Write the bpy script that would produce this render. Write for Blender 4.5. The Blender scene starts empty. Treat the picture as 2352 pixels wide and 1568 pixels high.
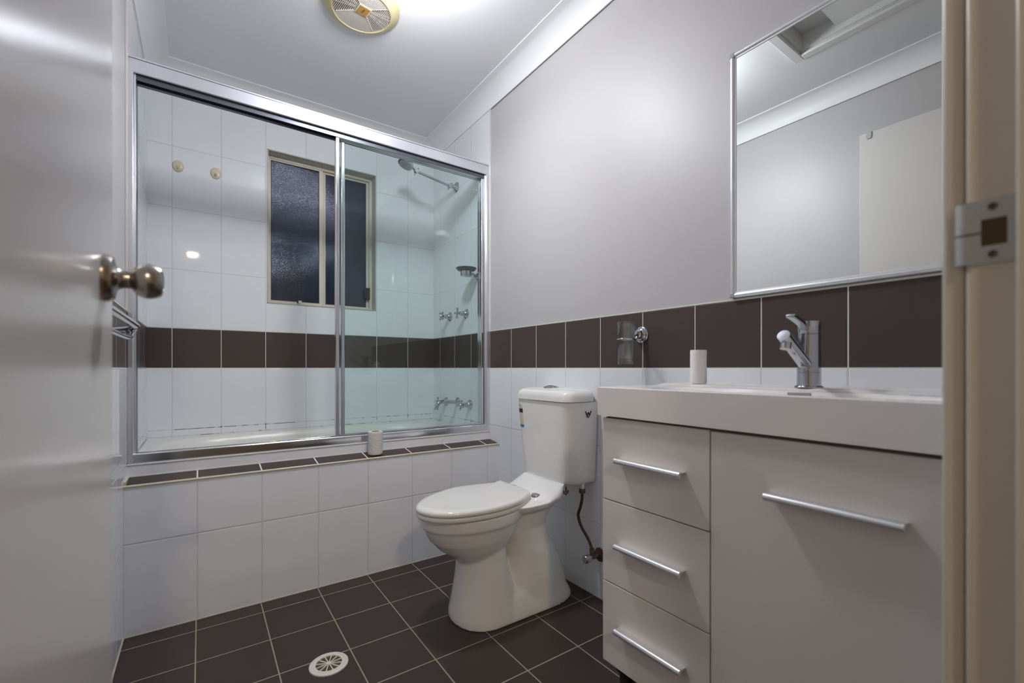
import bpy, bmesh, math, random
from mathutils import Vector, Matrix, noise

# ------------------------------------------------------------------ camera, world, lights, exposure
S = bpy.context.scene
C = S.collection
PI = math.pi
cam_d = bpy.data.cameras.new('camera')
cam_d.sensor_width = 36.0
cam_d.lens = 1026.0 / 2352.0 * 36.0
cam_d.shift_y = 61.0 / 2352.0
cam_d.clip_start = 0.02
cam_d.dof.use_dof = True
S.cycles.transparent_max_bounces = 24
S.cycles.diffuse_bounces = 6
S.cycles.max_bounces = 14
cam_d.dof.focus_distance = 1.8
cam_d.dof.aperture_fstop = 2.8
cam = bpy.data.objects.new('camera', cam_d)
C.objects.link(cam)
cam.location = (0, 0, 0.90)
cam.rotation_euler = (PI / 2, 0, -math.atan2(715, 1026))
S.camera = cam

w = bpy.data.worlds.new('night')
S.world = w
w.use_nodes = True
w.node_tree.nodes['Background'].inputs[0].default_value = (0.02, 0.03, 0.06, 1)
w.node_tree.nodes['Background'].inputs[1].default_value = 0.5

S.view_settings.view_transform = 'Standard'
S.view_settings.look = 'None'
S.view_settings.exposure = 1.4
S.view_settings.gamma = 1.0
S.view_settings.use_curve_mapping = False

LAMP = (0.58, 1.44, 2.215)
HALL = (-0.12, -1.50, 2.355)
LAMP_W, DISC_W, HALL_W = 18.5, 3.0, 8.5
def point_light(name, loc, power, color, rad):
    d = bpy.data.lights.new(name, 'POINT')
    d.energy = power; d.color = color; d.shadow_soft_size = rad
    o = bpy.data.objects.new(name, d); C.objects.link(o); o.location = loc
    return o
point_light('bathroom_bulb_light', LAMP, LAMP_W, (0.93, 0.95, 1.0), 0.062)
_d = bpy.data.lights.new('added_down_fill_light', 'AREA'); _d.shape = 'DISK'; _d.size = 0.15; _d.energy = DISC_W; _d.color = (0.93, 0.95, 1.0)  # added disc below the globe, evens the light towards floor and vanity
_o = bpy.data.objects.new('added_down_fill_light', _d); C.objects.link(_o); _o.location = (LAMP[0], LAMP[1], LAMP[2] - 0.068)
_d = bpy.data.lights.new('hall_diffuser_light', 'AREA'); _d.shape = 'DISK'; _d.size = 0.17; _d.energy = HALL_W; _d.color = (1.0, 0.84, 0.64)
_o = bpy.data.objects.new('hall_diffuser_light', _d); C.objects.link(_o); _o.location = (HALL[0], HALL[1], HALL[2] - 0.01)

# room numbers (metres); tile faces
XL, XR, YB, YF, ZC = -0.211, 1.280, 2.757, 0.110, 2.380
TUB_Y = 1.955          # front of the tiled bath wall
SCR_Y = 2.046          # where the full height tiling starts
P = 0.203

# ------------------------------------------------------------------ mesh helpers
def box(bm, x0, x1, y0, y1, z0, z1, m=0):
    v = [bm.verts.new(p) for p in ((x0,y0,z0),(x1,y0,z0),(x1,y1,z0),(x0,y1,z0),(x0,y0,z1),(x1,y0,z1),(x1,y1,z1),(x0,y1,z1))]
    for f in ((0,3,2,1),(4,5,6,7),(0,1,5,4),(1,2,6,5),(2,3,7,6),(3,0,4,7)):
        fc = bm.faces.new([v[i] for i in f]); fc.material_index = m
    return v
def loft(bm, rings, cap=True, closed=True, m=0):
    vr = [[bm.verts.new(p) for p in r] for r in rings]
    n = len(vr[0])
    for a, b in zip(vr[:-1], vr[1:]):
        for i in range(n if closed else n - 1):
            j = (i + 1) % n
            f = bm.faces.new((a[i], a[j], b[j], b[i])); f.material_index = m
    if cap:
        bm.faces.new(list(reversed(vr[0]))).material_index = m
        bm.faces.new(vr[-1]).material_index = m
    return vr
def frame_of(d):
    d = Vector(d).normalized()
    up = Vector((0,0,1)) if abs(d.z) < 0.95 else Vector((1,0,0))
    a = d.cross(up).normalized(); b = a.cross(d).normalized()
    return d, a, b
def lathe(bm, prof, o, axis=(0,0,1), seg=32, m=0, cap=True):
    """prof: list of (radius, height along axis)"""
    d, a, b = frame_of(axis); o = Vector(o)
    rings = []
    for r, h in prof:
        r = max(r, 1e-4)
        rings.append([o + d*h + (a*math.cos(t) + b*math.sin(t))*r for t in (2*PI*i/seg for i in range(seg))])
    loft(bm, rings, cap, True, m)
def cyl(bm, p0, p1, r0, r1=None, seg=24, m=0):
    p0, p1 = Vector(p0), Vector(p1)
    lathe(bm, [(r0, 0), (r0 if r1 is None else r1, (p1-p0).length)], p0, p1-p0, seg, m)
def tube(bm, pts, r, seg=14, m=0, rs=None):
    pts = [Vector(p) for p in pts]
    rings = []; a = None
    for i, p in enumerate(pts):
        d = (pts[min(i+1, len(pts)-1)] - pts[max(i-1, 0)]).normalized()
        if a is None:
            _, a, b = frame_of(d)
        else:
            a = (a - d*a.dot(d)).normalized(); b = d.cross(a)
        b = d.cross(a)
        rr = rs[i] if rs else r
        rings.append([p + (a*math.cos(t) + b*math.sin(t))*rr for t in (2*PI*k/seg for k in range(seg))])
    loft(bm, rings, True, True, m)
def smooth_path(pts, n=8):
    pts = [Vector(p) for p in pts]; out = []
    q = [pts[0]*2 - pts[1]] + pts + [pts[-1]*2 - pts[-2]]
    for i in range(1, len(q)-2):
        for k in range(n):
            t = k/n
            p0, p1, p2, p3 = q[i-1], q[i], q[i+1], q[i+2]
            out.append(0.5*((2*p1) + (p2-p0)*t + (2*p0-5*p1+4*p2-p3)*t*t + (3*p1-p0-3*p2+p3)*t**3))
    out.append(pts[-1]); return out
def superell(cx, cy, z, a, b, n=2.0, seg=48):
    out = []
    for i in range(seg):
        t = 2*PI*i/seg; c, s = math.cos(t), math.sin(t)
        out.append(Vector((cx + a*math.copysign(abs(c)**(2/n), c), cy + b*math.copysign(abs(s)**(2/n), s), z)))
    return out
def rrect(x0, x1, y0, y1, z, r, k=6):
    out = []
    for (cx, cy, a0) in ((x1-r, y1-r, 0), (x0+r, y1-r, PI/2), (x0+r, y0+r, PI), (x1-r, y0+r, 1.5*PI)):
        for i in range(k+1):
            t = a0 + PI/2*i/k
            out.append(Vector((cx + r*math.cos(t), cy + r*math.sin(t), z)))
    return out
def prism(bm, poly, lo, hi, axis='z', m=0):
    def pt(u, v, w_):
        return {'z': (u, v, w_), 'x': (w_, u, v), 'y': (u, w_, v)}[axis]
    a = [bm.verts.new(pt(u, v, lo)) for u, v in poly]
    b = [bm.verts.new(pt(u, v, hi)) for u, v in poly]
    n = len(poly)
    bm.faces.new(list(reversed(a))).material_index = m; bm.faces.new(b).material_index = m
    for i in range(n):
        bm.faces.new((a[i], a[(i+1) % n], b[(i+1) % n], b[i])).material_index = m
def wloc(o):
    l = Vector((0,0,0))
    while o: l += o.location; o = o.parent
    return l
def obj(name, bm, mat, parent=None, bevel=0.0, seg=2, sharp=38, origin=None):
    bmesh.ops.recalc_face_normals(bm, faces=bm.faces)
    for e in bm.edges:
        if len(e.link_faces) == 2 and e.calc_face_angle(0) > math.radians(sharp): e.smooth = False
    for f in bm.faces: f.smooth = True
    if parent is not None:
        off = wloc(parent); loc = Vector((0,0,0))
    else:
        if origin is None:
            xs = [v.co for v in bm.verts]
            mn = Vector((min(c.x for c in xs), min(c.y for c in xs), min(c.z for c in xs)))
            mx = Vector((max(c.x for c in xs), max(c.y for c in xs), max(c.z for c in xs)))
            origin = Vector(((mn.x+mx.x)/2, (mn.y+mx.y)/2, mn.z))
        off = Vector(origin); loc = off
    for v in bm.verts: v.co -= off
    me = bpy.data.meshes.new(name); bm.to_mesh(me); bm.free()
    for mt in (mat if isinstance(mat, (list, tuple)) else [mat]): me.materials.append(mt)
    o = bpy.data.objects.new(name, me); C.objects.link(o); o.location = loc
    if parent is not None: o.parent = parent
    if bevel:
        b = o.modifiers.new('bevel', 'BEVEL'); b.width = bevel; b.segments = seg; b.limit_method = 'ANGLE'; b.angle_limit = math.radians(40)
        b.harden_normals = False
    return o
def B(): return bmesh.new()
def tag(o, label, cat, group=None):
    o['label'] = label; o['category'] = cat
    if group: o['group'] = group
    return o
def thing(name, loc, label, cat, group=None):
    o = bpy.data.objects.new(name, None); C.objects.link(o); o.location = loc
    o.empty_display_size = 0.05
    return tag(o, label, cat, group)
def struct(o, label=None):
    o['kind'] = 'structure'
    if label: o['label'] = label
    return o

# ------------------------------------------------------------------ materials
def mat(name, col, rough=0.4, metal=0.0, coat=0.0, spec=0.5, bump=0.0, bscale=400.0, aniso=0.0, var=0.0, bd=0.001):
    m = bpy.data.materials.new(name); m.use_nodes = True
    nt = m.node_tree; b = nt.nodes['Principled BSDF']
    b.inputs['Base Color'].default_value = (*col, 1); b.inputs['Roughness'].default_value = rough
    b.inputs['Metallic'].default_value = metal; b.inputs['Coat Weight'].default_value = coat
    b.inputs['Coat Roughness'].default_value = 0.05
    b.inputs['Specular IOR Level'].default_value = spec
    b.inputs['Anisotropic'].default_value = aniso
    g = nt.nodes.new('ShaderNodeNewGeometry')
    if bump:
        n = nt.nodes.new('ShaderNodeTexNoise'); n.inputs['Scale'].default_value = bscale; n.inputs['Detail'].default_value = 3
        nt.links.new(g.outputs['Position'], n.inputs['Vector'])
        bp = nt.nodes.new('ShaderNodeBump'); bp.inputs['Strength'].default_value = bump; bp.inputs['Distance'].default_value = bd
        nt.links.new(n.outputs['Fac'], bp.inputs['Height']); nt.links.new(bp.outputs[0], b.inputs['Normal'])
    if var:
        n2 = nt.nodes.new('ShaderNodeTexNoise'); n2.inputs['Scale'].default_value = 6.0; n2.inputs['Detail'].default_value = 5
        nt.links.new(g.outputs['Position'], n2.inputs['Vector'])
        mr = nt.nodes.new('ShaderNodeMapRange'); mr.inputs['From Min'].default_value = 0.3; mr.inputs['From Max'].default_value = 0.7
        mr.inputs['To Min'].default_value = 1 - var; mr.inputs['To Max'].default_value = 1 + var
        nt.links.new(n2.outputs['Fac'], mr.inputs['Value'])
        vm = nt.nodes.new('ShaderNodeVectorMath'); vm.operation = 'SCALE'; vm.inputs[0].default_value = col
        nt.links.new(mr.outputs[0], vm.inputs['Scale']); nt.links.new(vm.outputs[0], b.inputs['Base Color'])
    return m
def emit(name, col, s):
    m = bpy.data.materials.new(name); m.use_nodes = True
    b = m.node_tree.nodes['Principled BSDF']
    b.inputs['Base Color'].default_value = (*col, 1)
    b.inputs['Emission Color'].default_value = (*col, 1); b.inputs['Emission Strength'].default_value = s
    return m
def clear_glass(name, tint, rough=0.0, ior=1.5, refl=1.0):
    m = bpy.data.materials.new(name); m.use_nodes = True
    nt = m.node_tree; nt.nodes.clear()
    out = nt.nodes.new('ShaderNodeOutputMaterial'); mx = nt.nodes.new('ShaderNodeMixShader')
    t = nt.nodes.new('ShaderNodeBsdfTransparent'); t.inputs[0].default_value = (*tint, 1)
    g = nt.nodes.new('ShaderNodeBsdfGlossy'); g.inputs['Roughness'].default_value = rough
    lw = nt.nodes.new('ShaderNodeLayerWeight'); lw.inputs['Blend'].default_value = 0.5
    pw = nt.nodes.new('ShaderNodeMath'); pw.operation = 'POWER'; pw.inputs[1].default_value = 5.0
    nt.links.new(lw.outputs['Facing'], pw.inputs[0])
    ml = nt.nodes.new('ShaderNodeMath'); ml.operation = 'MULTIPLY_ADD'; ml.inputs[1].default_value = 0.9*refl; ml.inputs[2].default_value = 0.04*refl
    nt.links.new(pw.outputs[0], ml.inputs[0])
    nt.links.new(ml.outputs[0], mx.inputs[0]); nt.links.new(t.outputs[0], mx.inputs[1]); nt.links.new(g.outputs[0], mx.inputs[2])
    nt.links.new(mx.outputs[0], out.inputs[0]); return m

WHITE_T = (0.80, 0.815, 0.845); BROWN_T = (0.076, 0.058, 0.052); BROWN_F = (0.044, 0.031, 0.027)
def tile_mat(name, ua, u0, pu, rows=None, va='Z', v0=0.0, pv=None, brown=None, base=WHITE_T, grout=(0.62,0.605,0.585),
             bgrout=(0.74,0.71,0.67), g=0.0027, rough=0.035, brough=0.42, dirt=False):
    m = bpy.data.materials.new(name); m.use_nodes = True
    nt = m.node_tree; N = nt.nodes; L = nt.links; b = N['Principled BSDF']
    geo = N.new('ShaderNodeNewGeometry'); sp = N.new('ShaderNodeSeparateXYZ'); L.new(geo.outputs['Position'], sp.inputs[0])
    def M(op, a, c=None, clamp=False):
        n = N.new('ShaderNodeMath'); n.operation = op; n.use_clamp = clamp
        for i, x in enumerate((a, c)):
            if x is None: continue
            if isinstance(x, (int, float)): n.inputs[i].default_value = x
            else: L.new(x, n.inputs[i])
        return n.outputs[0]
    def per(ax, o, p):
        t = M('DIVIDE', M('SUBTRACT', sp.outputs[ax], o), p)
        return M('MULTIPLY', M('ABSOLUTE', M('SUBTRACT', M('FRACT', M('ADD', t, 0.5)), 0.5)), p)
    d = per(ua, u0, pu)
    if rows:
        for z in rows: d = M('MINIMUM', d, M('ABSOLUTE', M('SUBTRACT', sp.outputs[va], z)))
    if pv: d = M('MINIMUM', d, per(va, v0, pv))
    mr = N.new('ShaderNodeMapRange'); mr.inputs['From Min'].default_value = g/2 - 0.0004; mr.inputs['From Max'].default_value = g/2 + 0.0005
    L.new(d, mr.inputs['Value']); tile = mr.outputs[0]
    def rgb(c):
        n = N.new('ShaderNodeRGB'); n.outputs[0].default_value = (*c, 1); return n.outputs[0]
    def mix(f, a, c):
        n = N.new('ShaderNodeMix'); n.data_type = 'RGBA'; L.new(f, n.inputs[0]); L.new(a, n.inputs[6]); L.new(c, n.inputs[7]); return n.outputs[2]
    nz = N.new('ShaderNodeTexNoise'); nz.inputs['Scale'].default_value = 9.0; nz.inputs['Detail'].default_value = 6
    L.new(geo.outputs['Position'], nz.inputs['Vector'])
    if brown == 'all':
        tc, gc = rgb(BROWN_F), rgb(grout); rr = None
    elif brown:
        bm_ = M('MULTIPLY', M('GREATER_THAN', sp.outputs['Z'], brown[0]), M('LESS_THAN', sp.outputs['Z'], brown[1]))
        tc = mix(bm_, rgb(base), rgb(BROWN_T)); gc = mix(bm_, rgb(grout), rgb(bgrout))
        rr = M('ADD', M('MULTIPLY', bm_, brough - rough), rough)
    else:
        tc, gc, rr = rgb(base), rgb(grout), None
    # slight tone difference and blotches that belong to the tiles
    mv = N.new('ShaderNodeMapRange'); mv.inputs['From Min'].default_value = 0.3; mv.inputs['From Max'].default_value = 0.7
    mv.inputs['To Min'].default_value = 0.985; mv.inputs['To Max'].default_value = 1.015
    L.new(nz.outputs['Fac'], mv.inputs['Value'])
    vm = N.new('ShaderNodeVectorMath'); vm.operation = 'SCALE'; L.new(tc, vm.inputs[0]); L.new(mv.outputs[0], vm.inputs['Scale'])
    if dirt:
        n2 = N.new('ShaderNodeTexNoise'); n2.inputs['Scale'].default_value = 28.0; n2.inputs['Detail'].default_value = 8
        L.new(geo.outputs['Position'], n2.inputs['Vector'])
        dm = M('MULTIPLY', M('LESS_THAN', sp.outputs['Z'], 0.605), M('MULTIPLY', M('GREATER_THAN', sp.outputs['Y'], 2.05), M('GREATER_THAN', n2.outputs['Fac'], 0.53)))
        gc = mix(dm, gc, rgb((0.05, 0.038, 0.025)))
    L.new(mix(tile, gc, vm.outputs[0]), b.inputs['Base Color'])
    r = M('ADD', M('MULTIPLY', tile, -0.67), 0.7)
    if brown == 'all': b.inputs['Specular IOR Level'].default_value = 0.3
    elif brown: L.new(M('SUBTRACT', 0.5, M('MULTIPLY', bm_, 0.28)), b.inputs['Specular IOR Level'])
    if rr is not None: L.new(M('MAXIMUM', rr, r), b.inputs['Roughness'])
    else:
        L.new(M('MAXIMUM', r, rough), b.inputs['Roughness'])
    mb = N.new('ShaderNodeMapRange'); mb.inputs['From Min'].default_value = g/2; mb.inputs['From Max'].default_value = g/2 + 0.0025
    mb.interpolation_type = 'SMOOTHSTEP'; L.new(d, mb.inputs['Value'])
    bp = N.new('ShaderNodeBump'); bp.inputs['Strength'].default_value = 0.6; bp.inputs['Distance'].default_value = 0.0012
    L.new(mb.outputs[0], bp.inputs['Height']); L.new(bp.outputs[0], b.inputs['Normal'])
    return m

M_paint = mat('painted_plaster', (0.50, 0.485, 0.487), 0.45, bump=0.12, bscale=60, var=0.012)
M_ceil = mat('ceiling_paint', (0.77, 0.77, 0.78), 0.55, bump=0.08, bscale=60)
M_cornice = mat('cornice_paint', (0.82, 0.82, 0.825), 0.45)
M_door = mat('gloss_door_paint', (0.65, 0.625, 0.60), 0.20, spec=0.6, bump=0.05, bscale=120)
M_jamb = mat('cream_gloss_paint', (0.60, 0.535, 0.445), 0.3)
M_white_trim = mat('white_gloss_trim', (0.66, 0.66, 0.65), 0.35)
M_bead = mat('cream_plastic_bead', (0.60, 0.555, 0.45), 0.3)
M_alu = mat('brushed_aluminium', (0.76, 0.77, 0.83), 0.29, 0.85, spec=0.3)
M_frame = mat('satin_aluminium', (0.76, 0.77, 0.785), 0.33, 0.75)
M_alu_pol = mat('polished_aluminium', (0.72, 0.73, 0.76), 0.14, 1.0)
M_alu_dark = mat('dark_track_recess', (0.14, 0.15, 0.175), 0.35, 0.8)
M_chrome = mat('chrome', (0.52, 0.53, 0.56), 0.07, 1.0)
M_nickel = mat('satin_nickel', (0.42, 0.385, 0.34), 0.25, 1.0)
M_steel = mat('strike_steel', (0.50, 0.49, 0.47), 0.38, 1.0)
M_ceramic = mat('white_ceramic', (0.82, 0.81, 0.795), 0.04, coat=0.3)
M_seat = mat('white_seat_plastic', (0.76, 0.75, 0.72), 0.12)
M_basin = mat('basin_acrylic', (0.86, 0.83, 0.81), 0.14)
M_bath = mat('bath_enamel', (0.76, 0.75, 0.71), 0.30)
M_cab = mat('cabinet_satin_white', (0.74, 0.70, 0.66), 0.40, var=0.01)
M_cab_in = mat('cabinet_shadow_gap', (0.16, 0.12, 0.08), 0.7)
M_black = mat('black_plastic', (0.012, 0.012, 0.012), 0.45)
M_kick = mat('grey_kick_board', (0.10, 0.098, 0.095), 0.5)
M_cream = mat('cream_window_frame', (0.70, 0.65, 0.54), 0.35)
M_hookp = mat('cream_hook_plastic', (0.66, 0.58, 0.42), 0.3)
M_drainp = mat('white_drain_plastic', (0.66, 0.64, 0.59), 0.4)
M_draind = mat('dark_hole_brown', (0.085, 0.055, 0.02), 0.8)  # flat dark brown that fills the drain and latch holes
M_paper = mat('embossed_paper', (0.72, 0.68, 0.66), 0.9, bump=1.0, bscale=230, bd=0.004)
M_paper2 = mat('soft_white_paper', (0.86, 0.83, 0.80), 0.9, bump=0.7, bscale=330, bd=0.0015)
M_core = mat('cardboard_core', (0.30, 0.23, 0.17), 0.9)
M_fanring = mat('aged_cream_plastic', (0.60, 0.53, 0.30), 0.35)
M_fanslat = mat('dusty_white_slats', (0.56, 0.52, 0.47), 0.6)
M_fandark = mat('dark_fan_interior', (0.015, 0.01, 0.008), 0.9)
M_badge = mat('ochre_badge', (0.42, 0.23, 0.055), 0.45)
M_badge_ink = mat('badge_ink', (0.10, 0.07, 0.04), 0.6)
M_hose = mat('braided_hose', (0.085, 0.07, 0.055), 0.45, 0.7, bump=0.8, bscale=900)
M_brass = mat('tarnished_brass', (0.15, 0.115, 0.075), 0.35, 0.9)
M_ink = mat('black_ink', (0.012, 0.012, 0.012), 0.5)
M_blue = mat('sticker_blue', (0.02, 0.22, 0.42), 0.4)
M_sky = mat('sticker_pale_blue', (0.30, 0.48, 0.60), 0.4)
M_yel = mat('sticker_yellow', (0.60, 0.55, 0.36), 0.4)
M_greycap = mat('grey_corner_plastic', (0.36, 0.36, 0.37), 0.35)
M_mirror = mat('mirror_glass', (0.90, 0.93, 0.91), 0.005, 1.0)
M_rubber = mat('black_gasket', (0.01, 0.01, 0.012), 0.5)
M_glass = clear_glass('green_tinted_screen_glass', (0.962, 0.993, 0.989), 0.0, 1.45, 0.7)
M_tumbler = clear_glass('clear_tumbler_glass', (0.970, 0.985, 0.985), 0.02, 1.5, 2.4)
M_hallwall = mat('hall_paint', (0.60, 0.56, 0.50), 0.6)
M_globe = emit('lamp_globe_glass', (0.95, 0.97, 1.0), 14.0)
M_hglobe = emit('hall_globe_glass', (1.0, 0.78, 0.48), 10.0)

# frosted night window glass: dark, with a fine pebbled surface that sparkles
M_frost = bpy.data.materials.new('pebbled_privacy_glass'); M_frost.use_nodes = True
def _frost():
    nt = M_frost.node_tree; b = nt.nodes['Principled BSDF']
    b.inputs['Base Color'].default_value = (0.007, 0.012, 0.030, 1); b.inputs['Roughness'].default_value = 0.12
    b.inputs['Specular IOR Level'].default_value = 0.7
    g = nt.nodes.new('ShaderNodeNewGeometry')
    v = nt.nodes.new('ShaderNodeTexVoronoi'); v.inputs['Scale'].default_value = 330
    nt.links.new(g.outputs['Position'], v.inputs['Vector'])
    bp = nt.nodes.new('ShaderNodeBump'); bp.inputs['Strength'].default_value = 1.0; bp.inputs['Distance'].default_value = 0.00045
    nt.links.new(v.outputs['Distance'], bp.inputs['Height']); nt.links.new(bp.outputs[0], b.inputs['Normal'])
    b.inputs['Specular Tint'].default_value = (0.74, 0.80, 1.0, 1)
_frost()

T_back = tile_mat('tiles_back_wall', 'X', 0.087, 0.2025, [0.5630, 0.596, 0.9, 1.0975, 1.388, 1.690, 1.992], brown=(0.9, 1.0975), dirt=True)
T_right = tile_mat('tiles_right_wall', 'Y', 0.4200, 0.2033, [0.29, 0.595, 0.9, 1.0975, 1.388, 1.690, 1.992], brown=(0.9, 1.0975), dirt=True)
T_left = tile_mat('tiles_left_wall', 'Y', 1.807, 0.2030, [0.30, 0.5630, 0.596, 0.9, 1.0975, 1.388, 1.690, 1.992], brown=(0.9, 1.0975), dirt=True)
T_hob = tile_mat('tiles_bath_front', 'X', -0.0099, P, [0.309], brown=None)
T_ledge = tile_mat('tiles_bath_ledge', 'X', -0.0099, P, brown='all', grout=(0.80,0.77,0.72), g=0.0045, rough=0.38)
T_riser = mat('white_riser_strip', (0.80, 0.81, 0.845), 0.12)
T_floor = tile_mat('tiles_floor', 'X', -0.0133, P, va='Y', v0=1.470, pv=P, brown='all', grout=(0.33,0.27,0.20), g=0.0036, rough=0.36)

# ------------------------------------------------------------------ the room
HY0 = -2.6     # hall behind the doorway
bm = B(); box(bm, XL-0.15, XR+0.15, HY0, YB+0.15, -0.10, 0)
floor = struct(obj('floor', bm, T_floor), 'brown square floor tiles with beige grout')

# ceiling with the hatch opening
HX0, HX1, HYa, HYb = 0.235, 0.80, 0.38, 0.945
bm = B()
box(bm, XL-0.1, XR+0.1, YF-0.02, HYa, ZC, ZC+0.1); box(bm, XL-0.1, XR+0.1, HYb, YB+0.1, ZC, ZC+0.1)
box(bm, XL-0.1, HX0, HYa, HYb, ZC, ZC+0.1); box(bm, HX1, XR+0.1, HYa, HYb, ZC, ZC+0.1)
box(bm, HX0-0.02, HX1+0.02, HYa-0.02, HYb+0.02, ZC+0.1, ZC+0.15)
box(bm, -1.2, 2.0, HY0-0.1, YF-0.02, 2.40, 2.5)
struct(obj('ceiling', bm, M_ceil), 'pale grey flat ceiling')

def wall_x(name, x_tile, sgn, mt, label):
    """side wall: painted plaster 4 mm behind the tile face; tiles stand proud"""
    bm = B()
    xp = x_tile + sgn*0.004; xo = x_tile + sgn*0.16
    a, b_ = sorted((xp, xo)); box(bm, a, b_, YF-0.11, YB+0.15, 0, 2.5, 0)
    a, b_ = sorted((x_tile, xp + sgn*0.001))
    box(bm, a, b_, YF, SCR_Y, 0, 1.0985, 1)
    box(bm, a, b_, SCR_Y, YB, 0, ZC, 1)
    return struct(obj(name, bm, [M_paint, mt]), label)
wall_x('wall_right', XR, 1, T_right, 'right wall, painted above and tiled below with a brown band')
wall_x('wall_left', XL, -1, T_left, 'left wall, painted above and tiled below with a brown band')

WX0, WX1, WZ0, WZ1 = 0.297, 0.893, 1.254, 2.094
bm = B()
for (x0, x1, z0, z1) in ((XL-0.1, WX0, 0, 2.5), (WX1, XR+0.1, 0, 2.5), (WX0, WX1, 0, WZ0), (WX0, WX1, WZ1, 2.5)):
    box(bm, x0, x1, YB, YB+0.16, z0, z1)
struct(obj('wall_back', bm, T_back), 'white tiled back wall with a brown tile band above the bath')

# front wall with the doorway
DX0, DX1, DZ = -0.145, 0.636, 2.06
bm = B()
box(bm, -1.2, DX0-0.002, YF-0.11, YF, 0, 2.5); box(bm, DX1+0.016, 2.0, YF-0.11, YF, 0, 2.5); box(bm, DX0-0.002, DX1+0.016, YF-0.11, YF, DZ+0.016, 2.5)
struct(obj('wall_front', bm, M_paint), 'front wall around the doorway')
bm = B(); box(bm, -1.2, 2.0, HY0-0.1, HY0, 0, 2.5); box(bm, -1.3, -1.2, HY0, YF-0.11, 0, 2.5); box(bm, 2.0, 2.1, HY0, YF-0.11, 0, 2.5)
box(bm, -1.2, XL-0.15, HY0, YF-0.11, -0.1, 0.0); box(bm, XR+0.15, 2.0, HY0, YF-0.11, -0.1, 0.0)
struct(obj('wall_hall', bm, M_hallwall), 'hall walls behind the camera')

# door frame on the right
bm = B()
box(bm, 0.630, 0.652, YF-0.115, YF-0.002, 0, DZ)
jb = struct(obj('trim_1', bm, M_jamb, bevel=0.005, seg=4), 'cream painted door jamb at the right edge')
bm = B(); box(bm, 0.616, 0.6305, 0.022, 0.0725, 0, DZ-0.02); obj('door_stop', bm, M_jamb, jb, bevel=0.003)
bm = B(); box(bm, 0.6365, 0.695, YF-0.001, YF+0.017, 0, DZ+0.05); obj('architrave', bm, M_jamb, jb, bevel=0.005, seg=4)
bm = B(); box(bm, DX0-0.06, 0.695, YF-0.11, YF+0.002, DZ, DZ+0.02); obj('door_head', bm, M_jamb, jb, bevel=0.003)
bm = B(); box(bm, DX0-0.03, DX0-0.002, YF-0.11, YF-0.002, 0, DZ); obj('hinge_jamb', bm, M_jamb, jb, bevel=0.003)
# strike plate
bm = B()
def quad_with_hole(bm, X0, X1, y0, y1, z0, z1, hy0, hy1, hz0, hz1):
    box(bm, X0, X1, y0, hy0, z0, z1); box(bm, X0, X1, hy1, y1, z0, z1)
    box(bm, X0, X1, hy0, hy1, z0, hz0); box(bm, X0, X1, hy0, hy1, hz1, z1)
quad_with_hole(bm, 0.6282, 0.6302, 0.0735, 0.1075, 1.002, 1.065, 0.079, 0.0965, 1.019, 1.045)
pts = [(0.6282, 0.1075), (0.6282, 0.111), (0.630, 0.1145), (0.634, 0.1165), (0.634, 0.1150), (0.6315, 0.1135), (0.6302, 0.111), (0.6302, 0.1075)]
prism(bm, pts, 1.003, 1.0315, 'z'); prism(bm, pts, 1.0335, 1.064, 'z')
sp = obj('strike_plate', bm, M_steel, jb); sp['label'] = 'worn steel strike plate with a dark latch hole'
bm = B(); box(bm, 0.6290, 0.6306, 0.079, 0.0965, 1.019, 1.045)
obj('latch_hole', bm, M_draind, sp)  # dark plug, the depth of the hole is only in its colour
for z in (1.0565, 1.0105):
    bm = B(); lathe(bm, [(0.0038, 0), (0.0036, 0.0006), (0.001, 0.0001)], (0.6283, 0.0885, z), (-1,0,0), 16); obj('screw', bm, M_brass, sp)
bm = B(); box(bm, 0.6279, 0.6283, 0.0965, 0.1080, 1.0312, 1.0332); obj('split_line', bm, M_brass, sp)

# door leaf, open into the room
bm = B(); box(bm, -0.136, -0.100, YF-0.025, 0.822, 0.012, 2.035)
door = struct(obj('door_1', bm, M_door, bevel=0.002), 'glossy off-white door standing open at the left')
KY, KZ = 0.757, 1.014
bm = B(); lathe(bm, [(0.030, 0), (0.030, 0.004), (0.027, 0.0095), (0.016, 0.012), (0.0125, 0.016), (0.0115, 0.020), (0.0115, 0.026)], (-0.1, KY, KZ), (1,0,0), 48)
rose = obj('door_rose', bm, M_nickel, door)
bm = B(); lathe(bm, [(0.0105, 0.0), (0.0125, 0.003), (0.0190, 0.008), (0.0226, 0.015), (0.0230, 0.021), (0.0215, 0.028), (0.0185, 0.033), (0.0120, 0.0352), (0.0115, 0.0345), (0.0, 0.0345)], (-0.076, KY, KZ), (1,0,0), 48)
kn = obj('door_knob', bm, M_nickel, door)
bm = B(); box(bm, -0.135, -0.101, 0.8205, 0.8232, 0.985, 1.043); obj('latch_plate', bm, M_nickel, door)

# over door hook, seen in the mirror
bm = B()
prism(bm, [(0.772, 2.037), (0.794, 2.037), (0.794, 2.012), (0.790, 2.005), (0.776, 2.005), (0.772, 2.012)], -0.0998, -0.0955, 'x')
box(bm, -0.1395, -0.0955, 0.772, 0.794, 2.0355, 2.0385)
tag(obj('over_door_hook', bm, M_chrome, bevel=0.001), 'small chrome clip hooked over the top of the door, seen in the mirror', 'hook')

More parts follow.
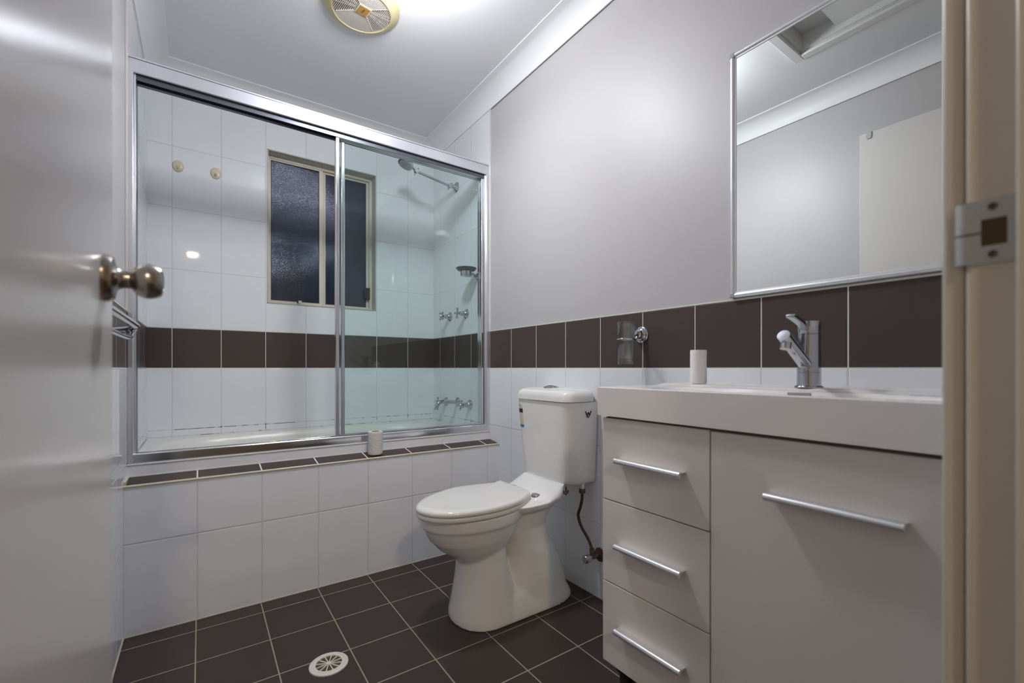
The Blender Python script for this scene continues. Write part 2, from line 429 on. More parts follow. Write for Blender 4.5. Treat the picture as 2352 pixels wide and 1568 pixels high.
# ------------------------------------------------------------------ tiled bath front and ledge
bm = B()
prism(bm, [(TUB_Y, 0), (2.075, 0), (2.075, 0.5575), (2.0465, 0.5575), (2.0465, 0.518), (TUB_Y, 0.5055)], XL, XR, 'x', 0)
bm.faces.ensure_lookup_table()
bm.normal_update()
for f in bm.faces:
    c = f.calc_center_median()
    if 0.505 < c.z < 0.52 and c.y < 2.04: f.material_index = 1
    elif c.z > 0.53: f.material_index = 2
struct(obj('wall_bath', bm, [T_hob, T_ledge, T_riser]), 'low tiled wall along the front of the bath')
bm = B()
tube(bm, [(XL, TUB_Y+0.001, 0.5035), (XR, TUB_Y+0.001, 0.5035)], 0.0048, 12)
box(bm, XL, XL+0.006, TUB_Y, 2.046, 0.506, 0.5195); 
struct(obj('trim_2', bm, M_bead), 'cream rounded edge strip along the bath ledge')
bm = B(); tube(bm, [(XR, 2.0465, 0.560), (XL, 2.0465, 0.560)], 0.0028, 8); box(bm, XL, XR, 2.0445, 2.0475, 0.5160, 0.5200)
struct(obj('trim_3', bm, mat('white_grout_line', (0.70,0.68,0.64), 0.6)), 'white sealant lines along the riser')
# tile edge beads
bm = B()
box(bm, XR-0.002, XR+0.004, SCR_Y-0.011, SCR_Y, 1.0985, ZC-0.02)
box(bm, XL-0.004, XL+0.002, SCR_Y-0.011, SCR_Y, 1.0985, ZC-0.02)
box(bm, XR-0.0015, XR+0.004, YF, SCR_Y, 1.0965, 1.1015)
box(bm, XL-0.004, XL+0.0015, YF, SCR_Y, 1.0965, 1.1015)
struct(obj('trim_4', bm, mat('off_white_tile_edge', (0.64,0.62,0.57), 0.35), bevel=0.001), 'off-white edge strips around the tiling')
# floor/wall grout joints
bm = B(); box(bm, XL, XR, TUB_Y-0.002, TUB_Y+0.001, 0, 0.0025); box(bm, XR-0.0025, XR+0.001, YF, TUB_Y, 0, 0.003); box(bm, XL-0.001, XL+0.0025, YF, TUB_Y, 0, 0.003)
struct(obj('trim_5', bm, mat('floor_edge_grout', (0.50,0.45,0.37), 0.7)), 'grout joint where floor meets wall')

# coved cornice
def cornice():
    bm = B()
    prof = [(0.0, -0.0885), (0.0045, -0.0885), (0.0055, -0.082)]
    for i in range(13):
        t = PI/2*i/12
        prof.append((0.0055 + 0.0765*(1-math.cos(t)), -0.082 + 0.0765*math.sin(t)))
    prof += [(0.0885, -0.0045), (0.0885, 0.0)]
    # counter-clockwise loop of inner corners, profile offset inwards
    def corner(d, sx, sy, x, y): return (x + sx*d, y + sy*d)
    cs = [(XL, YF, 1, 1), (XR, YF, -1, 1), (XR, YB, -1, -1), (XL, YB, 1, -1)]
    rings = []
    for (x, y, sx, sy) in cs + cs[:1]:
        rings.append([Vector((x + sx*d, y + sy*d, ZC + h)) for d, h in prof])
    vr = [[bm.verts.new(p) for p in r] for r in rings[:4]]
    for k in range(4):
        a, b_ = vr[k], vr[(k+1) % 4]
        for i in range(len(prof)-1): bm.faces.new((a[i], a[i+1], b_[i+1], b_[i]))
    return obj('trim_6', bm, M_cornice, sharp=25)
struct(cornice(), 'white coved cornice around the ceiling')

# ------------------------------------------------------------------ window
bm = B()
Y0 = YB + 0.062
def rect_frame(bm, x0, x1, z0, z1, wL, wR, wB, wT, y0, y1, m=0):
    box(bm, x0, x0+wL, y0, y1, z0, z1, m); box(bm, x1-wR, x1, y0, y1, z0, z1, m)
    box(bm, x0+wL, x1-wR, y0, y1, z0, z0+wB, m); box(bm, x0+wL, x1-wR, y0, y1, z1-wT, z1, m)
# painted reveal lining, then aluminium frame
for (x0, x1, z0, z1) in ((WX0, WX0+0.006, WZ0, WZ1), (WX1-0.006, WX1, WZ0, WZ1), (WX0, WX1, WZ0, WZ0+0.006), (WX0, WX1, WZ1-0.006, WZ1)):
    box(bm, x0, x1, YB-0.004, Y0+0.03, z0, z1)
win = struct(obj('window_1', bm, mat('reveal_paint', (0.50, 0.475, 0.42), 0.35), bevel=0.0012), 'cream framed sliding window with dark privacy glass over the bath')
bm = B(); rect_frame(bm, WX0+0.006, WX1-0.006, WZ0+0.006, WZ1-0.006, 0.014, 0.016, 0.016, 0.016, Y0, Y0+0.045)
wf = obj('window_frame', bm, M_cream, win, bevel=0.0015)
bm = B(); rect_frame(bm, WX0+0.020, WX0+0.300, WZ0+0.020, WZ1-0.022, 0.006, 0.022, 0.008, 0.008, Y0+0.004, Y0+0.018)
s1 = obj('sash', bm, M_cream, win, bevel=0.0015)
bm = B(); rect_frame(bm, WX0+0.0255, WX0+0.2785, WZ0+0.0275, WZ1-0.0295, 0.003, 0.003, 0.003, 0.004, Y0+0.0035, Y0+0.015)
obj('gasket', bm, M_rubber, s1)
bm = B(); box(bm, WX0+0.028, WX0+0.276, Y0+0.008, Y0+0.013, WZ0+0.030, WZ1-0.033); obj('pane', bm, M_frost, s1)
bm = B(); rect_frame(bm, WX0+0.296, WX1-0.022, WZ0+0.020, WZ1-0.022, 0.022, 0.014, 0.008, 0.010, Y0+0.021, Y0+0.036)
s2 = obj('sash', bm, M_cream, win, bevel=0.0015)
bm = B(); box(bm, WX0+0.312, WX1-0.034, Y0+0.026, Y0+0.031, WZ0+0.026, WZ1-0.030); obj('pane', bm, M_frost, s2)
bm = B(); box(bm, WX1-0.042, WX1-0.020, Y0-0.006, Y0+0.020, WZ0+0.075, WZ0+0.148); box(bm, WX1-0.050, WX1-0.042, Y0-0.002, Y0+0.020, WZ0+0.082, WZ0+0.140)
obj('window_latch', bm, M_black, win, bevel=0.002)
bm = B(); box(bm, WX0+0.158, WX0+0.176, Y0-0.012, Y0+0.003, WZ0+0.018, WZ0+0.036)
ct = obj('window_catch', bm, M_black, win, bevel=0.0015)
bm = B(); box(bm, WX0+0.163, WX0+0.180, Y0-0.020, Y0-0.012, WZ0+0.016, WZ0+0.032); obj('catch_tab', bm, M_cream, ct, bevel=0.001)

# ------------------------------------------------------------------ bath
def tub():
    bm = B()
    x0, x1, y0, y1 = XL+0.001, XR-0.001, 2.0755, YB-0.001
    nx, ny = 120, 64
    def h(x, y):
        cx, cy = 0.50, 2.420; a, b_ = 0.645, 0.272
        u, v = abs((x-cx)/a), abs((y-cy)/b_)
        r = (u**5 + v**3.4)**(1/4.2)
        if r >= 1.0:
            return 0.5575 + 0.0035*math.exp(-((r-1.03)/0.035)**2) 
        t = min(1.0, (1-r)/0.30); s = t*t*(3-2*t)
        return 0.5575 - 0.33*s
    g = [[bm.verts.new((x0 + (x1-x0)*i/nx, y0 + (y1-y0)*j/ny, h(x0 + (x1-x0)*i/nx, y0 + (y1-y0)*j/ny))) for j in range(ny+1)] for i in range(nx+1)]
    for i in range(nx):
        for j in range(ny): bm.faces.new((g[i][j], g[i+1][j], g[i+1][j+1], g[i][j+1]))
    # closed underside
    q = [bm.verts.new(p) for p in ((x0,y0,0.01),(x1,y0,0.01),(x1,y1,0.01),(x0,y1,0.01))]
    bm.faces.new(q)
    for line, a, b_ in (([g[i][0] for i in range(nx+1)], q[0], q[1]), ([g[nx][j] for j in range(ny+1)], q[1], q[2]),
                       ([g[i][ny] for i in range(nx, -1, -1)], q[2], q[3]), ([g[0][j] for j in range(ny, -1, -1)], q[3], q[0])):
        bm.faces.new([a, b_] + list(reversed(line)))
    return bm
bath = tag(obj('bathtub', tub(), M_bath), 'built-in white bathtub behind the sliding glass screen', 'bathtub')
bm = B(); lathe(bm, [(0.030, 0), (0.029, 0.003), (0.0, 0.003)], (1.03, 2.42, 0.229), (0,0,1), 24); obj('waste_plug', bm, M_chrome, bath)

# ------------------------------------------------------------------ sliding shower screen
scr = thing('shower_screen', (0.535, 2.07, 0.558), 'aluminium framed sliding shower screen with green tinted glass over the bath', 'shower screen')
bm = B()
# header: face plate, top, underside lip
prism(bm, [(2.054, 1.946), (2.058, 1.943), (2.062, 1.946), (2.062, 1.990), (2.120, 1.990), (2.120, 1.945), (2.126, 1.945), (2.126, 1.999), (2.122, 2.003), (2.060, 2.004), (2.055, 2.000)], XL+0.001, XR-0.001, 'x')
hd = obj('header_rail', bm, M_alu, scr, bevel=0.0008, sharp=30)
bm = B(); box(bm, XL+0.003, XR-0.003, 2.0535, 2.0545, 1.992, 1.9932); obj('groove', bm, M_alu_dark, hd)
bm = B(); box(bm, XL+0.014, XR-0.014, 2.067, 2.071, 1.925, 1.989); box(bm, XL+0.014, XR-0.014, 2.100, 2.118, 1.928, 1.989)
obj('roller_track', bm, M_alu_dark, scr)
bm = B()
prism(bm, [(2.052, 0.5605), (2.052, 0.594), (2.055, 0.5975), (2.066, 0.5975), (2.066, 0.588), (2.112, 0.584), (2.112, 0.594), (2.116, 0.594), (2.116, 0.5585), (2.0525, 0.5585)], XL+0.014, XR-0.014, 'x')
bt = obj('bottom_track', bm, M_alu_pol, scr, bevel=0.001, sharp=30)
for (a, b_) in ((XL+0.0005, XL+0.022), (XR-0.022, XR-0.0005)):
    bm = B(); s = 1 if a < 0 else -1; xw = a if s > 0 else b_
    pr = [(0, 2.053), (0.014, 2.053), (0.016, 2.056), (0.016, 2.064), (0.022, 2.064), (0.022, 2.068), (0.016, 2.070), (0.016, 2.116), (0, 2.116)]
    prism(bm, [(xw + s*u, v) for u, v in pr], 0.559, 1.946, 'z')
    sc_ = obj('side_channel', bm, M_alu, scr, bevel=0.001, sharp=30)
    bm = B(); q0, q1 = sorted((xw + s*0.0155, xw + s*0.0225)); box(bm, q0, q1, 2.0685, 2.1165, 0.598, 1.944)
    obj('channel_dark_strip', bm, M_alu_dark, sc_)  # added strip: the channel's inner darkness is put into its colour
def slider(x0, x1, yc, z0, z1):
    fr = bpy.data.objects.new('sliding_panel', None); C.objects.link(fr); fr.parent = scr
    def stile(a, b_):
        bm = B()
        prism(bm, [(a, yc-0.008), (a+0.003, yc-0.011), (b_-0.003, yc-0.011), (b_, yc-0.008), (b_, yc+0.008), (b_-0.003, yc+0.011), (a+0.003, yc+0.011), (a, yc+0.008)], z0, z1, 'z')
        obj('stile', bm, M_alu_pol, fr, bevel=0.0006, sharp=30)
    stile(x0, x0+0.018); stile(x1-0.018, x1)
    bm = B(); tube(bm, [(x0+0.017, yc, z1-0.010), (x1-0.017, yc, z1-0.010)], 0.010, 16); obj('top_rail', bm, M_alu_pol, fr)
    bm = B(); box(bm, x0+0.017, x1-0.017, yc-0.009, yc+0.009, z0, z0+0.014); obj('bottom_rail', bm, M_alu_pol, fr)
    bm = B(); box(bm, x0+0.016, x1-0.016, yc-0.0022, yc+0.0022, z0+0.012, z1-0.016); obj('glass_pane', bm, M_glass, fr)
    return fr
slider(0.4900, XR-0.020, 2.0825, 0.590, 1.944)
slider(0.5180, XR-0.022, 2.1000, 0.588, 1.944)

# ------------------------------------------------------------------ shower fittings on the right wall
sh = thing('overhead_shower', (XR, 2.43, 2.0), 'chrome shower head on a long wall arm inside the screen', 'shower head')
FL = Vector((XR, 2.43, 2.000))
bm = B(); lathe(bm, [(0.033, 0), (0.0325, 0.004), (0.026, 0.009), (0.016, 0.016), (0.0115, 0.022), (0.0115, 0.030), (0.014, 0.032), (0.014, 0.046), (0.010, 0.050)], FL, (-1,0,0.05), 32)
obj('wall_flange', bm, M_chrome, sh)
A0 = FL + Vector((-0.046, 0, 0.0)); A1 = Vector((1.020, 2.43, 2.035))
bm = B(); tube(bm, [A0, A0.lerp(A1, .5), A1], 0.0075, 16); obj('shower_arm', bm, M_chrome, sh)
for p, d in ((A0, -1), (A1, -1)):
    bm = B(); lathe(bm, [(0.0115, -0.012), (0.0125, -0.006), (0.0125, 0.006), (0.0115, 0.012)], p, (0,1,0), 20)
    tube(bm, [p + Vector((0.0, 0, -0.008)), p + Vector((-0.012, 0, -0.024))], 0.0045, 10)
    cyl(bm, p + Vector((0.004,0,0.004)), p + Vector((0.016,0,0.018)), 0.008, 0.007, 14)
    obj('swivel_joint', bm, M_chrome, sh)
HD = Vector((-0.42, -0.05, -0.90)).normalized(); HC = Vector((0.958, 2.43, 2.062))
bm = B(); tube(bm, [A1, HC - HD*0.012], 0.009, 14)
lathe(bm, [(0.010, -0.038), (0.018, -0.034), (0.036, -0.020), (0.043, -0.004), (0.045, 0.006), (0.043, 0.010), (0.0, 0.010)], HC, HD, 40)
hb = obj('spray_head', bm, M_chrome, sh)
bm = B(); lathe(bm, [(0.037, 0.0095), (0.036, 0.0115), (0.0, 0.0125)], HC, HD, 32)
d_, a_, b_ = frame_of(HD)
for ring, n in ((0.012, 6), (0.021, 12), (0.030, 18)):
    for i in range(n):
        t = 2*PI*i/n; p = HC + HD*0.011 + (a_*math.cos(t) + b_*math.sin(t))*ring
        cyl(bm, p, p + HD*0.003, 0.0016, 0.0011, 6)
obj('spray_face', bm, mat('grey_nozzles', (0.33,0.35,0.36), 0.4), hb)

sd = thing('soap_dish', (XR, 2.172, 1.413), 'chrome and dark glass soap dish on the shower wall beside the screen frame', 'soap dish')
bm = B(); lathe(bm, [(0.020, 0), (0.020, 0.006), (0.012, 0.012), (0.010, 0.026)], (XR, 2.172, 1.415), (-1,0,0), 24)
tube(bm, [(XR-0.022, 2.172, 1.415), (XR-0.036, 2.172, 1.428)], 0.008, 12); obj('wall_mount', bm, M_chrome, sd)
bm = B(); lathe(bm, [(0.030, -0.022), (0.0325, -0.020), (0.0335, 0.006), (0.031, 0.008)], (1.205, 2.172, 1.430), (0,0,1), 36); obj('holder_ring', bm, M_chrome, sd)
bm = B(); lathe(bm, [(0.030, 0.0), (0.047, 0.006), (0.056, 0.017), (0.0575, 0.018), (0.0575, 0.0205), (0.052, 0.018), (0.040, 0.009), (0.0, 0.006)], (1.205, 2.172, 1.432), (0,0,1), 40)
obj('dish', bm, mat('smoked_dish', (0.05,0.06,0.065), 0.12, 0.3), sd)

def cross_tap(y, z, ang, label):
    t = thing('shower_tap' if z > 1 else 'bath_tap', (XR, y, z), label, 'tap', 'cross handle shower taps' if z > 1 else 'cross handle bath taps')
    bm = B()
    lathe(bm, [(0.029, 0), (0.0285, 0.003), (0.024, 0.006), (0.0155, 0.014), (0.0125, 0.024), (0.0145, 0.027), (0.0145, 0.034), (0.0105, 0.038), (0.0105, 0.046)], (XR, y, z), (-1,0,0), 28)
    obj('tap_body', bm, M_chrome, t)
    bm = B(); o = Vector((XR-0.060, y, z))
    lathe(bm, [(0.005, -0.018), (0.006, -0.010), (0.0095, -0.006), (0.0105, 0.004), (0.007, 0.010), (0.0, 0.0115)], o, (-1,0,0), 20)
    for k in range(4):
        a = ang + k*PI/2; d = Vector((0, math.cos(a), math.sin(a)))
        lathe(bm, [(0.0046, 0.004), (0.0042, 0.012), (0.0062, 0.020), (0.0072, 0.026), (0.0055, 0.030), (0.0, 0.031)], o, d, 14)
    obj('cross_handle', bm, M_chrome, t)
cross_tap(2.307, 1.219, 0.15, 'chrome cross handle shower tap nearer the screen frame, upper pair')
cross_tap(2.513, 1.221, 0.75, 'chrome cross handle shower tap nearer the back corner, upper pair')
cross_tap(2.261, 0.688, 0.35, 'chrome cross handle bath tap to the right of the bath spout')
cross_tap(2.567, 0.688, 0.10, 'chrome cross handle bath tap to the left of the bath spout')
sp_ = thing('bath_spout', (XR, 2.41, 0.695), 'short curved chrome bath spout between the two lower taps', 'spout')
bm = B(); lathe(bm, [(0.029, 0), (0.0285, 0.003), (0.024, 0.007), (0.015, 0.012), (0.0125, 0.020)], (XR, 2.41, 0.695), (-1,0,0), 28); obj('spout_flange', bm, M_chrome, sp_)
bm = B(); pth = smooth_path([(XR-0.012, 2.41, 0.695), (XR-0.06, 2.41, 0.697), (XR-0.105, 2.41, 0.699), (XR-0.130, 2.41, 0.690), (XR-0.141, 2.41, 0.668), (XR-0.143, 2.41, 0.655)], 6)
tube(bm, pth, 0.010, 16, rs=[0.0115]*(len(pth)-4) + [0.011, 0.0125, 0.0130, 0.0125]); obj('spout', bm, M_chrome, sp_)

# cream hooks on the back wall
for i, (x, z, lb) in enumerate(((-0.092, 1.898, 'round cream stick-on wall hook on white tiles, left one of two'), (0.064, 1.900, 'round cream stick-on wall hook on white tiles, nearer the window'))):
    t = thing('wall_hook', (x, YB, z), lb, 'hook', 'cream hooks on the back wall')
    bm = B(); rings = []
    for rr, hh in ((1.0, 0), (1.0, 0.003), (0.9, 0.0055), (0.6, 0.0075), (0.25, 0.0085)):
        rings.append([Vector((x + 0.0235*rr*math.cos(a), YB - hh, z + 0.029*rr*math.sin(a))) for a in (2*PI*k/32 for k in range(32))])
    loft(bm, rings); obj('backplate', bm, M_hookp, t, sharp=60)
    bm = B(); tube(bm, smooth_path([(x, YB-0.006, z-0.002), (x, YB-0.011, z-0.010), (x, YB-0.016, z-0.011), (x, YB-0.018, z-0.004)], 4), 0.004, 10); obj('hook_peg', bm, M_hookp, t)

# ------------------------------------------------------------------ toilet roll on the ledge and the small roll on the vanity
def paper_roll(name, x, y, z, r, h, ri, m, label, tilt=0.0, grp=None):
    t = thing(name, (x, y, z), label, 'paper roll')
    bm = B(); seg = 40
    def ring(rad, zz, wob=0): return [Vector((x + (rad + wob*noise.noise(Vector((math.cos(a)*2, math.sin(a)*2, zz*40))))*math.cos(a), y + (rad + wob*noise.noise(Vector((math.cos(a)*2, math.sin(a)*2, zz*40))))*math.sin(a), zz + tilt*(rad*math.sin(a)))) for a in (2*PI*k/seg for k in range(seg))]
    rs = [ring(r*0.965, z), ring(r, z+0.003)] + [ring(r, z + h*k/10, 0.0012) for k in range(1, 10)] + [ring(r, z+h-0.003), ring(r*0.965, z+h), ring(ri, z+h), ring(ri, z+0.004)]
    loft(bm, rs, cap=True); obj('paper', bm, m, t, sharp=50)
    bm = B(); loft(bm, [ring(ri-0.0003, z+0.002), ring(ri-0.0003, z+h-0.0005), ring(ri-0.0016, z+h-0.0005), ring(ri-0.0016, z+0.002)], cap=False); obj('core', bm, M_core, t)
    return t
r1 = paper_roll('toilet_roll', 0.645, 2.003, 0.5135, 0.0325, 0.102, 0.0185, M_paper, 'patterned white toilet roll standing on the brown bath ledge')
paper_roll('paper_roll', 1.125, 0.716, 0.8575, 0.0212, 0.092, 0.011, M_paper2, 'thin white paper roll standing at the back of the vanity top')

# ------------------------------------------------------------------ toilet
TC = 1.415
toi = thing('toilet', (0.98, TC, 0), 'white ceramic close-coupled toilet with closed lid beside the vanity', 'toilet')
def pan():
    bm = B()
    def L(lst): loft(bm, [superell(cx, TC, z, a, b_, n) for z, cx, a, b_, n in lst])
    L([(0.19,0.83,0.02,0.02,2),(0.205,0.825,0.062,0.056,2),(0.232,0.825,0.094,0.086,2),(0.265,0.816,0.131,0.110,2.05),(0.30,0.811,0.160,0.127,2.1),(0.335,0.808,0.179,0.138,2.1),(0.348,0.808,0.184,0.141,2.1),(0.357,0.808,0.193,0.149,2.1),(0.395,0.808,0.199,0.152,2.1)])
    L([(0.0,0.868,0.137,0.130,2.3),(0.02,0.866,0.134,0.127,2.3),(0.08,0.858,0.115,0.116,2.2),(0.15,0.852,0.098,0.107,2.1),(0.21,0.848,0.088,0.101,2.1),(0.27,0.85,0.084,0.097,2.0)])
    L([(0.0,1.080,0.158,0.128,2.6),(0.015,1.080,0.157,0.126,2.6),(0.05,1.070,0.148,0.118,2.5),(0.10,1.068,0.138,0.112,2.4),(0.15,1.068,0.124,0.106,2.4),(0.20,1.058,0.112,0.099,2.3),(0.25,1.035,0.103,0.090,2.2),(0.30,1.015,0.112,0.088,2.2),(0.34,1.022,0.116,0.100,2.2),(0.385,1.04,0.125,0.118,2.3)])
    L([(0.0,0.98,0.235,0.130,3.0),(0.03,0.975,0.232,0.122,3.0),(0.07,0.97,0.215,0.106,3.0),(0.10,0.97,0.20,0.075,3.0)])
    # rear shelf carrying the cistern
    L([(0.362,1.00,0.10,0.095,2.4),(0.383,1.01,0.130,0.137,2.6),(0.403,1.016,0.146,0.148,2.8),(0.409,1.086,0.070,0.146,2.6),(0.420,1.102,0.052,0.143,2.6),(0.432,1.115,0.040,0.138,2.5),(0.445,1.130,0.030,0.131,2.5),(0.456,1.142,0.0215,0.126,2.5)])
    return bm
bm = pan(); pn = obj('bowl', bm, M_ceramic, toi, sharp=180)
rm = pn.modifiers.new('remesh', 'REMESH'); rm.mode = 'VOXEL'; rm.voxel_size = 0.0042; rm.use_smooth_shade = True
sm = pn.modifiers.new('smooth', 'SMOOTH'); sm.factor = 0.6; sm.iterations = 9

OUT = [(0.593,1.415),(0.607,1.343),(0.662,1.289),(0.755,1.262),(0.845,1.262),(0.930,1.284),(1.000,1.325),(1.024,1.350),(1.033,1.385),(1.034,1.455),(1.031,1.520),(1.030,1.558),(1.000,1.543),(0.960,1.549),(0.892,1.562),(0.811,1.568),(0.722,1.539),(0.640,1.487)]
def closed_curve(pts, n=5):
    out = []; N_ = len(pts)
    for i in range(N_):
        p0, p1, p2, p3 = [Vector((*pts[(i+k-1) % N_], 0)) for k in range(4)]
        for k in range(n):
            t = k/n
            out.append(0.5*((2*p1) + (p2-p0)*t + (2*p0-5*p1+4*p2-p3)*t*t + (3*p1-p0-3*p2+p3)*t**3))
    return out
CV = closed_curve(OUT)
cc = Vector((0.83, TC+0.002, 0))
def oring(s, z, dz=0.0): return [Vector((cc.x + (p.x-cc.x)*s, cc.y + (p.y-cc.y)*s, z)) for p in CV]
bm = B(); loft(bm, [oring(0.96, 0.3965), oring(0.985, 0.3980), oring(0.995, 0.403), oring(0.995, 0.408), oring(0.985, 0.4135), oring(0.965, 0.4145)]); obj('seat', bm, M_seat, toi, sharp=80)
bm = B(); loft(bm, [oring(0.965, 0.4150), oring(0.995, 0.4165), oring(1.002, 0.421), oring(1.0, 0.426), oring(0.985, 0.4315), oring(0.955, 0.4345), oring(0.86, 0.4365), oring(0.5, 0.4375), oring(0.02, 0.4378)]); obj('seat_lid', bm, M_seat, toi, sharp=80)
for y in (1.343, 1.492):
    bm = B(); lathe(bm, [(0.0185, 0), (0.0185, 0.009), (0.0165, 0.0120), (0.0, 0.0130)], (1.047, y, 0.409), (0,0,1), 28)
    obj('hinge_cap', bm, M_chrome, toi)
# cistern
def cis(bm):
    rs = []
    for z, x0, hw, r in ((0.4460, 1.165, 0.130, 0.055), (0.4485, 1.150, 0.145, 0.058), (0.456, 1.141, 0.154, 0.060), (0.470, 1.137, 0.158, 0.060), (0.60, 1.127, 0.164, 0.052), (0.74, 1.1195, 0.1695, 0.046), (0.768, 1.119, 0.170, 0.045)):
        a = rrect(x0, XR-0.004, TC-hw, TC+hw, z, min(r, 0.06), 8)
        out = []
        for p in a:
            # only round the front corners
            if p.x > XR-0.004-r:
                t = (p.x-(XR-0.004-r))/r
                p = Vector((p.x, TC + math.copysign(hw, p.y-TC) if t > 0 and abs(p.y-TC) > hw-r-1e-6 else p.y, z))
            out.append(p)
        rs.append(out)
    loft(bm, rs)
bm = B(); cis(bm); ci = obj('cistern', bm, M_ceramic, toi, sharp=50)
bm = B(); rs = []
for z, g_, r in ((0.7700, 0.004, 0.047), (0.7715, 0.0065, 0.049), (0.790, 0.0055, 0.048), (0.803, 0.001, 0.048), (0.8115, -0.009, 0.045), (0.8165, -0.024, 0.042), (0.8195, -0.055, 0.035), (0.8205, -0.075, 0.004)):
    a = rrect(1.119-g_, XR-0.003-max(0, -g_*0.6), TC-0.170-g_, TC+0.170+g_, z, min(r, 0.05) if g_ > -0.07 else 0.004, 8); rs.append(a)
loft(bm, rs); obj('cistern_lid', bm, M_ceramic, toi, sharp=60)
bm = B(); lathe(bm, [(0.031, 0), (0.031, 0.004), (0.0285, 0.0065), (0.025, 0.0068), (0.024, 0.0060), (0.019, 0.0085), (0.0, 0.0105)], (1.192, TC+0.012, 0.8185), (0,0,1), 36)
fb = obj('flush_button', bm, M_chrome, toi)
# W mark on the near side of the cistern
ny = TC - 0.1705
def strokes(bm, segs, wd, y):
    for (a, b_) in segs:
        a, b_ = Vector(a), Vector(b_); d = (b_-a).normalized(); n = Vector((-d.y, d.x))*wd/2
        prism(bm, [tuple(a+n), tuple(a-n), tuple(b_-n), tuple(b_+n)], y-0.0014, y+0.004, 'y')
bm = B(); WX, WZ = 1.226, 0.722
strokes(bm, [((WX-0.0155, WZ+0.012), (WX-0.0068, WZ-0.004)), ((WX-0.0068, WZ-0.004), (WX, WZ+0.0075)), ((WX, WZ+0.0075), (WX+0.0068, WZ-0.004)), ((WX+0.0068, WZ-0.004), (WX+0.0155, WZ+0.012))], 0.0030, ny)
strokes(bm, [((WX-0.0095, WZ-0.0065), (WX+0.0095, WZ-0.0065)), ((WX-0.0095, WZ-0.0085), (WX+0.0095, WZ-0.0085)), ((WX-0.0062, WZ-0.0115), (WX+0.0062, WZ-0.0115)), ((WX-0.0035, WZ-0.0135), (WX+0.0035, WZ-0.0135))], 0.0009, ny)
wm = obj('printed_mark', bm, M_ink, toi); wm['label'] = 'black printed W mark'
# rating sticker on the far front corner: follows the rounded corner
def stick(z0, z1, t0, t1, m, name, parent, ex=0.0006):
    bm = B(); rs = []
    n = 8
    for k in range(2):
        z = (z0, z1)[k]
        f = (z-0.60)/0.14
        x0 = 1.127 + (1.1195-1.127)*f; hw = 0.164 + 0.0055*f; r = 0.052 - 0.006*f
        row_o, row_i = [], []
        for i in range(n+1):
            t = t0 + (t1-t0)*i/n
            a = PI/2 + PI/2*t
            for rr, row in ((r+ex, row_o), (r-0.001, row_i)):
                if t <= 1.0: row.append(Vector((x0 + r + rr*math.cos(a), TC + hw - r + rr*math.sin(a), z)))
                else: row.append(Vector((x0 + r - rr, TC + hw - r - (t-1.0)*0.05, z)))
        rs.append(row_o + list(reversed(row_i)))
    loft(bm, rs); return obj(name, bm, m, parent)
st = stick(0.650, 0.745, 0.40, 1.16, M_yel, 'rating_sticker', toi)
stick(0.650, 0.660, 0.40, 1.17, M_blue, 'sticker_band', st, 0.0013); stick(0.7115, 0.728, 0.40, 1.17, M_ink, 'sticker_band', st, 0.0013); stick(0.738, 0.7462, 0.42, 0.95, M_sky, 'sticker_band', st, 0.0013)
# wing nut and hose
bm = B(); cyl(bm, (1.145, 1.282, 0.447), (1.145, 1.282, 0.415), 0.0035)
for s in (-1, 1): tube(bm, [(1.145, 1.282, 0.425), (1.145+0.008*s, 1.282, 0.421), (1.145+0.012*s, 1.282, 0.432)], 0.003, 8)
obj('wing_nut', bm, M_brass, toi)
val = thing('stop_valve', (XR, 1.235, 0.172), 'small dull metal stop valve low on the tiled wall between toilet and vanity', 'valve')
bm = B(); lathe(bm, [(0.027, 0), (0.026, 0.004), (0.014, 0.008), (0.009, 0.010), (0.009, 0.062)], (XR, 1.235, 0.172), (-1,0,0), 28); obj('valve_body', bm, M_brass, val)
bm = B(); lathe(bm, [(0.008, 0.0), (0.0145, 0.003), (0.0155, 0.006), (0.0155, 0.026), (0.013, 0.030), (0.0, 0.0305)], (XR-0.054, 1.235, 0.172), (-1,0,0), 10); obj('valve_knob', bm, mat('dull_chrome', (0.42,0.43,0.44), 0.3, 1.0), val)
bm = B(); cyl(bm, (XR-0.040, 1.235, 0.176), (XR-0.040, 1.241, 0.205), 0.0105, 0.009, 6); obj('hose_nut', bm, M_brass, val)
bm = B(); tube(bm, smooth_path([(XR-0.040, 1.2415, 0.2062), (XR-0.042, 1.258, 0.235), (XR-0.046, 1.292, 0.275), (XR-0.050, 1.305, 0.315), (XR-0.054, 1.290, 0.350), (XR-0.056, 1.278, 0.385), (XR-0.056, 1.276, 0.425)], 8), 0.0058, 12); obj('braided_hose', bm, M_hose, toi)
bm = B(); cyl(bm, (XR-0.056, 1.276, 0.412), (XR-0.056, 1.276, 0.430), 0.0125, 0.0125, 6); obj('hose_nut', bm, M_brass, toi)
bm = B(); cyl(bm, (XR-0.056, 1.276, 0.428), (XR-0.056, 1.276, 0.450), 0.0085); obj('inlet_stem', bm, M_seat, toi)

